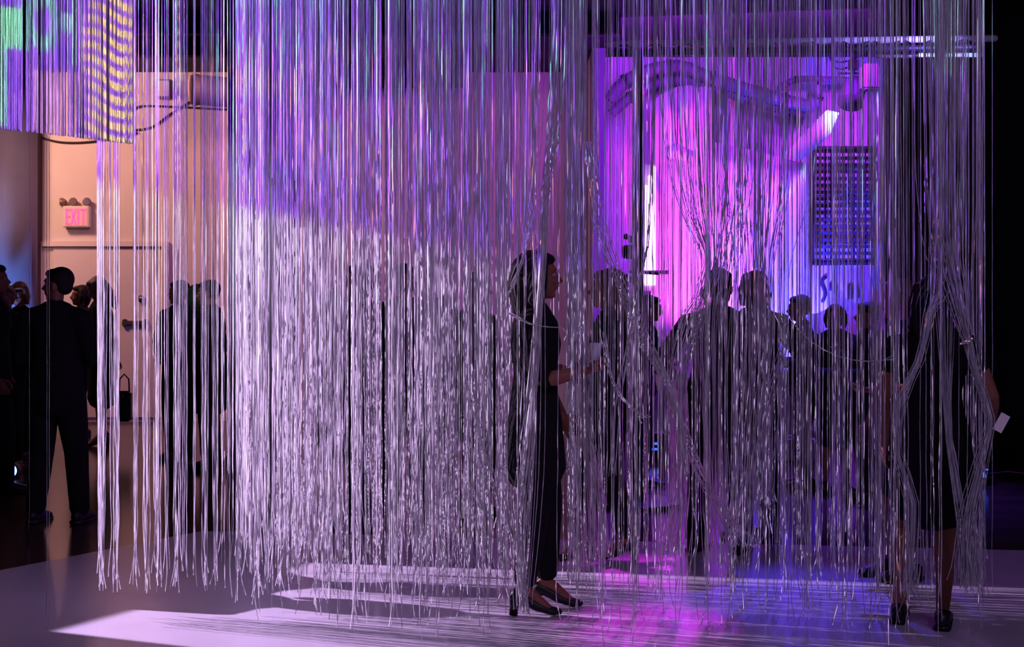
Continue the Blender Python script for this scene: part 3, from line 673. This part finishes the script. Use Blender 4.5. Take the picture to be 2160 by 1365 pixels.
# left group
person('person beyond the left edge whose shadow falls on the lit floor, taller one', 1080 + F * -4.71 / 8.42, 8.42, 1.72, Rt, 'fold', 'fold', 'coat', 'short')
person('person beyond the left edge whose shadow falls on the lit floor, shorter one', 1080 + F * -4.40 / 8.05, 8.05, 1.55, Rt, 'fold', 'fold', 'coat', 'bob')
person('man cut off by the left edge, in a black suit with one foot forward', -16, 10.9, 1.74, Rt + .3, outfit='suit', feet=((-.10, -.05), (.10, .10)))
person('blond person in dark clothes between the column and the man in profile', 43, 13.1, 1.605, Fr - .4, 'phone', 'fold', 'woman', 'bob', 'blond', head=(.3, -.2))
person('brown-haired person half hidden behind the man at the left edge', 14, 12.4, 1.575, Fr, 'fold', 'fold', 'woman', 'short', 'brown')
person('man in a black suit in left profile with his back to the strings, legs apart', 118, 9.5, 1.69, Aw - .15, ((.27, .02, 1.13), (.20, .20, 1.05)), 'fold', 'suit', 'short', vox=.010, head=(1.55, 0), feet=((-.15, 0), (.16, .03)), wide=1.02)
person('dark-haired person showing behind the shoulder of the man in profile', 172, 15.0, 1.58, Lf + .5, 'fold', 'fold', 'woman', 'bob')
cw, cwT = person('brown-haired woman in a long dark coat looking down, bag at her side', 216, 14.1, 1.66, Lf + .2, 'phone', ((.24, -.06, 1.14), (.26, -.12, .90)), 'coatw', 'long', 'brown', head=(0, -.4), lean=.05, heels=True, wide=1.12)
person('man in an open dark jacket with hand on hip left of the grey column', 379, 13.0, 1.62, Fr - .5, 'akimbo', 'akimbo', 'suit', 'short', head=(-.5, 0))
person('dark figure with smooth rounded hair next to the man with hand on hip', 415, 12.6, 1.585, Aw, 'fold', 'fold', 'coat', 'bob')
person('dark figure right against the edge of the grey round column', 448, 12.3, 1.62, Lf, 'fold', 'down', 'coat', 'short', lean=.03)
hb_ = thing('handbag', 'dark square handbag hanging beside the woman in the long coat', 'bag', W(262, 890, 14.0))
bm = B(); box(bm, (0, 0, .155), (.14, .10, .30), bev=.02); obj('bag_body', bm, 'leather', hb_)
bm = B(); tube(bm, [(-.05, 0, .30), (-.045, 0, .42), (0, 0, .47), (.045, 0, .42), (.05, 0, .30)], [.008] * 5, 8); obj('handle', bm, 'leather', hb_, True)
bm = B(); box(bm, (0, -.052, .26), (.03, .008, .02), bev=.003); obj('clasp', bm, 'brass', hb_)
# crowd behind the dense strings
person('dark figure behind the dense strings, leftmost of five standing there', 716, 10.3, 1.57, Fr, 'fold', 'phone', 'coatw', 'long')
person('tall dark figure behind the dense strings, second from the left', 762, 9.5, 1.715, Lf, 'cup', 'down', 'suit', 'short')
person('tall dark figure behind the strings in the middle of the curtain', 852, 9.9, 1.72, Fr + .4, 'fold', 'down', 'suit', 'short', wide=1.1)
person('shorter dark figure behind the strings, second left of the woman with the cup', 940, 10.6, 1.50, Rt, 'cup', 'fold', 'woman', 'bob')
person('dark figure standing just left of and behind the woman with the cup', 1003, 9.8, 1.66, Rt + .5, 'fold', 'fold', 'coat', 'short')
# walking woman with cup
wn, wnT = person('long-haired woman in black striding right with a cup in her hand', 1128, 6.9, 1.73, Rt, ((.18, .04, 1.12), (.16, .14, .95)), ((.20, .02, 1.14), (.18, .24, 1.19)), 'woman', 'big', vox=.008, sleeve=.15, head=(0, 0),
       feet=((-.085, .06), (.10, -.05)), heels=True, hem=.70, wide=.95)
cp = thing('drinking_cup', 'small pale cup held out by the striding woman', 'cup', W(1256, 760, 6.70))
bm = B(); tube(bm, [(0, 0, 0), (0, 0, .078)], [.022, .031], 20, cap=False); obj('cup_wall', bm, 'cup', cp, True)
bm = B(); tube(bm, [(math.cos(a_) * .031, math.sin(a_) * .031, .079) for a_ in [i * PI / 8 for i in range(17)]], [.002] * 17, 6, cap=False); obj('rim', bm, 'cup', cp, True)
person('dark-clothed woman walking left behind the cup, one foot lifting off', 1287, 8.1, 1.66, Lf, 'fold', 'cup', 'woman', 'long', 'brown', vox=.010, feet=((-.08, .17), (.08, -.10)), lift=(.02, 0), heels=True)
person('dark figure by the lighting pole reaching toward the pink drape', 1353, 11.3, 1.50, Rt, 'phone', 'cup', 'woman', 'short', lean=.1)
# couple
person('left of the couple draped in strings, short-haired, in a dark coat', 1517, 8.4, 1.665, Aw - .5, 'akimbo', 'fold', 'coat', 'short', vox=.010, wide=1.05, feet=((-.16, 0), (.10, .05)))
person('right of the couple draped in strings, fuller hair, elbow out', 1592, 8.8, 1.66, Aw + .5, 'fold', 'akimbo', 'coat', 'bob', vox=.010, wide=1.08, feet=((-.1, 0), (.13, 0)))
# right crowd
person('dark figure with bare forearm raised right of the blue drape', 1697, 11.2, 1.50, Lf, 'cup', 'cup', 'woman', 'short', lean=.05)
person('dark figure under the slatted screen, nearest the pedestal', 1762, 11.0, 1.43, Fr, 'fold', 'fold', 'coatw', 'bob')
person('dark figure in front of the black drape, left of the woman in the dress', 1832, 10.6, 1.45, Lf, 'fold', 'phone', 'coat', 'short')
person('bare-legged woman in a dark dress behind the woman holding a paper', 1898, 7.7, 1.60, Lf + .3, 'fold', 'down', 'dress', 'bun', 'brown', vox=.012)
rw, rwT = person('woman in a black knee-length dress at the right holding out a paper', 1968, 6.62, 1.61, Aw - .35, 'down', ((.27, -.02, 1.16), (.27, .16, 1.0)), 'dress', 'long', vox=.008,
       feet=((-.17, .02), (.05, -.05)), hem=.60, wide=1.05)
pa = thing('folded_paper', 'small pale folded paper in the hand of the woman in the dress', 'paper', W(2112, 892, 6.5))
bm = B(); box(bm, (0, 0, 0), (.045, .004, .085), Matrix.Rotation(.5, 3, 'Y')); obj('front_leaf', bm, 'paper', pa)
bm = B(); box(bm, (.004, .01, 0), (.045, .004, .085), Matrix.Rotation(.5, 3, 'Y') @ Matrix.Rotation(.25, 3, 'Z')); obj('back_leaf', bm, 'paper', pa)

# bake the voxel bodies
bpy.context.view_layer.update()
dg = bpy.context.evaluated_depsgraph_get()
for o, ex in PENDING:
    me = bpy.data.meshes.new_from_object(o.evaluated_get(dg))
    if ex is not None:
        bm = bmesh.new(); bm.from_mesh(me); t2 = bpy.data.meshes.new('t'); bmesh.ops.recalc_face_normals(ex, faces=ex.faces); ex.to_mesh(t2); ex.free()
        bm.from_mesh(t2); bm.to_mesh(me); bm.free(); bpy.data.meshes.remove(t2)
    me.polygons.foreach_set('use_smooth', [True] * len(me.polygons))
    PENDING_M = o.data; o['_n'] = len(me.vertices); o.data = me; del o['_n']; me.name = o.name
for o, _ in PENDING: o.modifiers.clear()

# ---------------------------------------------------------------- strings
R0 = .0019
def tubes_mesh(strands, rads):
    """3-sided tubes for a list of (n,3) arrays"""
    V, Fc = [], []; off = 0
    for P, r in zip(strands, rads):
        n = len(P); T_ = np.gradient(P, axis=0); T_ /= np.linalg.norm(T_, axis=1)[:, None] + 1e-9
        ph = rng.random() * 6.28; ref = np.array([math.cos(ph), math.sin(ph), .1]); ref = ref / np.linalg.norm(ref)
        X_ = ref - T_ * (T_ @ ref)[:, None]; X_ /= np.linalg.norm(X_, axis=1)[:, None] + 1e-9; Y_ = np.cross(T_, X_)
        ring = np.stack([P + r * (math.cos(a) * X_ + math.sin(a) * Y_) for a in (0, 2.0944, 4.18879)], 1).reshape(-1, 3)
        V.append(ring)
        i = np.arange(n - 1)[:, None] * 3 + off; k_ = np.array([0, 1, 2])[None]; k2 = np.array([1, 2, 0])[None]
        Fc.append(np.stack([i + k_, i + k2, i + 3 + k2, i + 3 + k_], -1).reshape(-1, 4)); off += 3 * n
    V = np.concatenate(V); Fc = np.concatenate(Fc)
    me = bpy.data.meshes.new('strands'); me.vertices.add(len(V)); me.vertices.foreach_set('co', V.ravel())
    me.loops.add(Fc.size); me.loops.foreach_set('vertex_index', Fc.ravel().astype(np.int32))
    me.polygons.add(len(Fc)); me.polygons.foreach_set('loop_start', np.arange(len(Fc), dtype=np.int32) * 4)
    me.polygons.foreach_set('use_smooth', np.ones(len(Fc), dtype=bool))
    me.materials.append(M['string']); me.update(calc_edges=True); me.validate(); return me
def sobj(name, strands, rads, label, cat='string', group=None, kind=None):
    me = tubes_mesh(strands, rads); me.name = name
    o = bpy.data.objects.new(name, me); C.objects.link(o); return tag(o, label, cat, group, kind)
ZT = 4.09
def strand(x, y, zb, lean=0.0, wig=1.0, pull=None, ztop=ZT):
    """a hanging string: straight above, wavy and curled toward its cut end; pull = (x, y, strength) of the clump it drifts to"""
    z = np.concatenate([np.linspace(ztop, 2.2, 4)[:-1], np.linspace(2.2, 1.3, 5)[:-1], np.arange(1.3, zb + .02, -.055), [zb]])
    s = np.clip((2.4 - z) / 2.4, 0, 1)
    ph = rng.random(4) * 6.28; fr = rng.uniform(8, 17, 2)
    a = wig * (.0008 + .0032 * s ** 5 * rng.uniform(.3, 1.4)); end = np.clip(1 - (z - zb) / .16, 0, 1)
    X_ = x + lean * (ztop - z) + a * np.sin(fr[0] * z + ph[0]) + a * .7 * np.sin(fr[1] * 1.7 * z + ph[1]) + wig * end ** 1.5 * rng.normal(0, .014)
    Y_ = y + a * np.sin(fr[1] * z + ph[2]) + wig * end ** 1.5 * rng.normal(0, .014)
    if pull: k_ = pull[2] * np.clip((2.6 - z) / 2.4, 0, 1) ** 2.2; X_ = X_ + (pull[0] - x) * k_; Y_ = Y_ + (pull[1] - y) * k_
    return np.stack([X_, Y_, z], 1)
def xw(px, d): return (px - 1080) / F * d

# 1) sparse strings at the left, each a thing
leftpx = [205, 207, 209, 211, 213, 215, 217, 219, 222, 227, 231, 233, 240, 242, 245, 247, 249, 252, 281, 283, 285, 287, 292, 300, 303, 309, 312, 316, 322, 327, 329, 331, 333, 336, 341, 347, 352, 355,
          366, 368, 370, 372, 376, 378, 380, 383, 386, 389, 393, 395, 408, 410, 412, 424, 427, 430, 432, 435, 438, 441, 446, 449, 451, 455, 458, 461]
for px in leftpx:
    d = rng.uniform(6.66, 6.96); zb = rng.uniform(.10, .22) + max(0, (px - 330)) * .0003
    grp = min((212, 246, 285, 308, 331, 351, 371, 388, 411, 432, 454), key=lambda c_: abs(c_ - px))
    sobj('hanging_string', [strand(xw(px, d), d, zb, pull=(xw(grp, 6.8), 6.8, rng.uniform(.0, .7)))], [R0 * 1.05],
         'thin white string with a frayed end in the sparse left part of the curtain', 'string', 'sparse strings left of the grey column')
# 2) lone, barely lit strings
for px, d, zb, lab in ((62, 8.9, .03, 'faint lone string crossing the dark strip left of the man in profile'), (99, 6.35, .0, 'faint string in front of the man in profile, left of a close pair'),
                       (104, 6.4, .06, 'faint string of the close pair in front of the man in profile'), (2093, 6.9, .10, 'single white string hanging alone before the black drape at far right'),
                       (1986, 6.3, .10, 'thin lone string over the right shoulder of the woman in the dress')):
    sobj('hanging_string', [strand(xw(px, d), d, max(zb, .05), wig=.6)], [R0 * (.8 if px < 200 else 1)], lab)
# 3) short projected curtain top left
ss, rr_ = [], []
for i in range(820):
    px = rng.uniform(-130, 280); d = DS + rng.normal(0, .035)
    if 82 < px < 170 and rng.random() < .35: continue
    if 50 < px < 58 or 66 < px < 70 or 80 < px < 84: continue
    py = 271 + px * .115 + rng.uniform(-2, 2); zb = CH + (HY - py) / F * d
    z = np.linspace(ZT, zb, 9); ss.append(np.stack([xw(px, d) + rng.normal(0, .0015, 9).cumsum() * .6, d + 0 * z, z], 1)); rr_.append(R0 * 1.05)
sobj('short_string_curtain', ss, rr_, 'dense short string curtain at top left carrying a projected purple, green and yellow picture', 'curtain', kind='stuff')
# 4) the dense middle and the open right part
def clusters(p0, p1, step):
    return [p + rng.uniform(-step * .35, step * .35) for p in np.arange(p0, p1, step)]
front, back, frad, brad, right, rrad = [], [], [], [], [], []
def fill(p0, p1, n, d0, d1, cstep, cstr, b0, b1, skip=(), lean=.0008):
    cl = [(c_, rng.uniform(d0, d1)) for c_ in clusters(p0, p1, cstep)]
    out = []
    for _ in range(n):
        px = rng.uniform(p0, p1)
        if any(a <= px <= b for a, b in skip) and rng.random() < .85: continue
        d = rng.uniform(d0, d1)
        if any(d < dd and a <= px <= b and rng.random() < pr for a, b, dd, pr in ((1072, 1200, 7.05, .88), (1240, 1335, 8.0, .25), (1905, 2050, 6.8, .62))): continue
        c_ = min(cl, key=lambda q: abs(q[0] - px) + 14 * abs(q[1] - d))
        zb = rng.uniform(b0, b1)
        out.append((d, strand(xw(px, d), d, zb, lean=rng.normal(0, lean), pull=(xw(c_[0], c_[1]), c_[1], rng.uniform(0, cstr)))))
    return out
A = fill(496, 700, 290, 6.4, 8.1, 9, .8, .04, .28)
A += fill(466, 500, 9, 6.6, 7.8, 12, .6, .04, .2)
A += fill(690, 1080, 480, 6.1, 8.0, 11, .8, .03, .30, skip=((735, 741), (805, 810), (852, 858), (1036, 1046)))
A += fill(1060, 1250, 190, 6.0, 7.9, 10, .7, .03, .30, skip=((1128, 1162), (1166, 1190), (1236, 1250)), lean=.003)
Rr = fill(1240, 1420, 80, 5.9, 7.8, 14, .8, .03, .25, lean=.005)
Rr += fill(1420, 1660, 90, 5.9, 7.7, 12, .7, .03, .35, lean=.004)
Rr += fill(1660, 1860, 100, 5.9, 7.7, 12, .7, .03, .30, lean=.002)
Rr += fill(1850, 2075, 165, 5.8, 7.6, 13, .7, .03, .30, skip=((1992, 2030),), lean=.004)
A.sort(key=lambda q: q[0]); Rr.sort(key=lambda q: q[0])
for d, s_ in A[:110]:
    sobj('hanging_string', [s_], [R0], 'frontmost white string of the dense middle curtain, ending lowest over the lit floor', 'string', 'frontmost strings of the middle curtain')
for d, s_ in Rr[:110]:
    sobj('hanging_string', [s_], [R0], 'frontmost grey-white string of the loose right curtain, ending just above the floor', 'string', 'frontmost strings of the right curtain')
sobj('string_curtain', [s_ for d, s_ in A[110:]], [R0] * len(A[110:]), 'dense middle mass of thin white strings hanging between the grey column and the striding woman', 'curtain', kind='stuff')
sobj('string_curtain', [s_ for d, s_ in Rr[110:]], [R0] * len(Rr[110:]), 'looser mass of grey-violet strings hanging in front of the couple and the black drape', 'curtain', kind='stuff')

# 5) pulled and draped bundles
def bundle(pts, n, label, spread=None, r=R0, tail=0.0):
    """pts: (px, py, d, spread_px)"""
    P = [W(a, b, c_) for a, b, c_, _ in pts]; sp = [q[3] for q in pts]; out = []
    for i in range(n):
        o1 = rng.normal(0, .5); o2 = rng.normal(0, .5); pts2 = []
        Q = []
        for p, (a, b, c_, w_) in zip(P, pts):
            Q.append(np.array([p.x + (o1 * w_ + rng.normal(0, .16) * min(w_, 18)) / F * c_, p.y + (o2 * w_ + rng.normal(0, .16) * min(w_, 18)) / F * c_ * .7, max(p.z, .02)]))
        for j in range(len(Q) - 1):
            a0_, a1_, a2_, a3_ = Q[max(j - 1, 0)], Q[j], Q[j + 1], Q[min(j + 2, len(Q) - 1)]
            L = np.linalg.norm(a2_ - a1_); m_ = max(2, int(L / .09))
            for q in range(m_):
                t = q / m_; pts2.append(.5 * ((2 * a1_) + (a2_ - a0_) * t + (2 * a0_ - 5 * a1_ + 4 * a2_ - a3_) * t * t + (3 * a1_ - a0_ - 3 * a2_ + a3_) * t ** 3) + rng.normal(0, .0004, 3))
        pts2.append(Q[-1] + rng.normal(0, .01, 3)); arr = np.array(pts2); arr[:, 2] = np.maximum(arr[:, 2], .012); out.append(arr)
    return sobj('string_bundle', out, [r] * len(out), label, 'string bundle', kind='thing')
bundle([(1178, -480, 6.7, 30), (1172, 150, 6.7, 26), (1150, 400, 6.65, 14), (1143, 545, 6.6, 12), (1128, 760, 6.6, 10), (1112, 960, 6.6, 14), (1096, 1100, 6.6, 16), (1098, 1200, 6.6, 14), (1104, 1290, 6.6, 14)], 30, 'thick bundle of strings falling down the back of the striding woman')
bundle([(1118, -480, 6.6, 20), (1115, 300, 6.6, 20), (1124, 540, 6.6, 18), (1126, 700, 6.6, 20), (1118, 1000, 6.6, 24), (1100, 1280, 6.6, 20)], 9, 'loose strands over the head of the striding woman')
bundle([(1205, -480, 6.6, 20), (1205, 380, 6.6, 14), (1212, 560, 6.55, 14), (1226, 716, 6.5, 12)], 18, 'flat bundle of strings ending at the cup held by the striding woman')
bundle([(1130, -480, 6.5, 12), (1125, 300, 6.5, 12), (1104, 545, 6.45, 6), (1062, 640, 6.4, 3), (1085, 665, 6.35, 10), (1120, 684, 6.35, 8), (1160, 690, 6.35, 3), (1190, 694, 6.4, 2), (1196, 720, 6.45, 3)], 7, 'few strings hooked sideways across the chest of the striding woman')
bundle([(1225, -480, 7.0, 20), (1222, 500, 7.0, 20), (1232, 780, 6.9, 12), (1238, 900, 6.9, 14), (1256, 1040, 6.9, 26), (1262, 1180, 6.9, 34)], 34, 'bundle of strings kicked outward by the foot of the woman walking left')
bundle([(1210, -480, 7.2, 16), (1206, 900, 7.2, 10), (1200, 985, 7.1, 4), (1216, 1090, 7.0, 16), (1232, 1195, 7.0, 30)], 30, 'bundle of strings draped over the lifted shoe of the woman walking left')
bundle([(985, -480, 7.2, 16), (985, 600, 7.2, 14), (1000, 850, 7.1, 12), (1040, 1020, 7.0, 8), (1080, 1130, 6.9, 5), (1088, 1200, 6.9, 8)], 14, 'slanting bundle of strings dragged right toward the legs of the striding woman')
bundle([(1240, 300, 6.9, 12), (1262, 470, 6.8, 14), (1300, 580, 6.8, 16), (1350, 700, 6.7, 18), (1400, 800, 6.6, 12), (1432, 900, 6.6, 8), (1442, 1000, 6.6, 10)], 16, 'slanted strand bundle sweeping right past the lighting pole')
bundle([(1390, -300, 6.5, 8), (1372, 420, 6.5, 6), (1352, 580, 6.5, 5), (1326, 720, 6.5, 8), (1300, 860, 6.5, 12), (1292, 1000, 6.5, 14)], 8, 'thin strand bundle slanting left across the lighting pole')
bundle([(1275, 700, 6.5, 6), (1290, 790, 6.45, 4), (1315, 840, 6.4, 5), (1362, 884, 6.35, 3)], 6, 'short diagonal tuft of strings flying out below the cup')
bundle([(1490, -480, 6.9, 120), (1492, 300, 6.9, 90), (1504, 560, 6.9, 20), (1470, 660, 6.9, 30), (1436, 780, 6.9, 22), (1432, 900, 6.9, 22), (1436, 1040, 6.9, 22), (1420, 1170, 6.9, 26)], 36, 'bundle of strings draped over the left shoulder of the couple')
bundle([(1520, -480, 6.8, 120), (1518, 300, 6.8, 90), (1512, 560, 6.8, 40), (1500, 700, 6.8, 34), (1502, 900, 6.8, 26), (1506, 1080, 6.8, 30), (1520, 1190, 6.8, 34)], 32, 'bundle of strings hanging between the two people of the couple')
bundle([(1590, -480, 7.0, 140), (1590, 300, 7.0, 110), (1590, 560, 7.0, 60), (1590, 720, 7.0, 60), (1575, 950, 7.0, 46), (1560, 1150, 7.0, 46)], 38, 'wide bundle of strings down the back of the fuller-haired person')
bundle([(1610, -480, 7.1, 60), (1600, 560, 7.1, 14), (1640, 660, 7.0, 10), (1655, 720, 7.0, 10), (1620, 860, 7.0, 18), (1612, 1060, 7.0, 20)], 16, 'strands slipping off the raised elbow of the fuller-haired person')
bundle([(1440, 900, 6.7, 10), (1480, 1000, 6.7, 12), (1530, 1080, 6.7, 16), (1560, 1130, 6.7, 24)], 14, 'tangled tuft of strings crossing at the knees of the couple')
bundle([(1672, 680, 6.3, 2), (1710, 720, 6.3, 4), (1770, 752, 6.3, 5), (1830, 762, 6.3, 4), (1890, 756, 6.3, 2)], 3, 'few strings stretched in a shallow arc toward the woman in the dress')
bundle([(2000, -480, 6.4, 60), (2000, 400, 6.4, 50), (2020, 620, 6.35, 24), (2042, 720, 6.3, 10), (2062, 800, 6.3, 8), (2088, 880, 6.3, 7), (2078, 940, 6.3, 10), (2050, 1060, 6.3, 16), (2036, 1150, 6.3, 20), (2036, 1235, 6.3, 28)], 44, 'thick bundle of strings caught on the outstretched arm of the woman in the dress')
bundle([(1990, -480, 6.4, 30), (1985, 500, 6.4, 24), (1962, 660, 6.35, 10), (1940, 760, 6.35, 10), (1900, 850, 6.3, 12), (1895, 960, 6.3, 12), (1925, 1060, 6.3, 16), (1915, 1250, 6.3, 16)], 26, 'bundle of strings swept back behind the woman in the dress')
bundle([(1990, -480, 6.4, 50), (1992, 400, 6.4, 30), (1998, 850, 6.4, 8), (2008, 960, 6.4, 8), (2026, 1080, 6.35, 10), (2040, 1160, 6.3, 16), (2046, 1240, 6.3, 26)], 18, 'strands converging at the knee-high knot right of the woman in the dress')
bd_ = tag(obj('shiny_bracelet', tube(B(), [(math.cos(a_) * .03, math.sin(a_) * .02, math.cos(a_) * .012) for a_ in [i * PI / 8 for i in range(17)]], [.005] * 17, 8, cap=False), 'gold', smooth=True),
          'bright metal band glinting on the raised arm of the woman in the dress', 'bracelet'); bd_.location = W(2040, 720, 6.25)
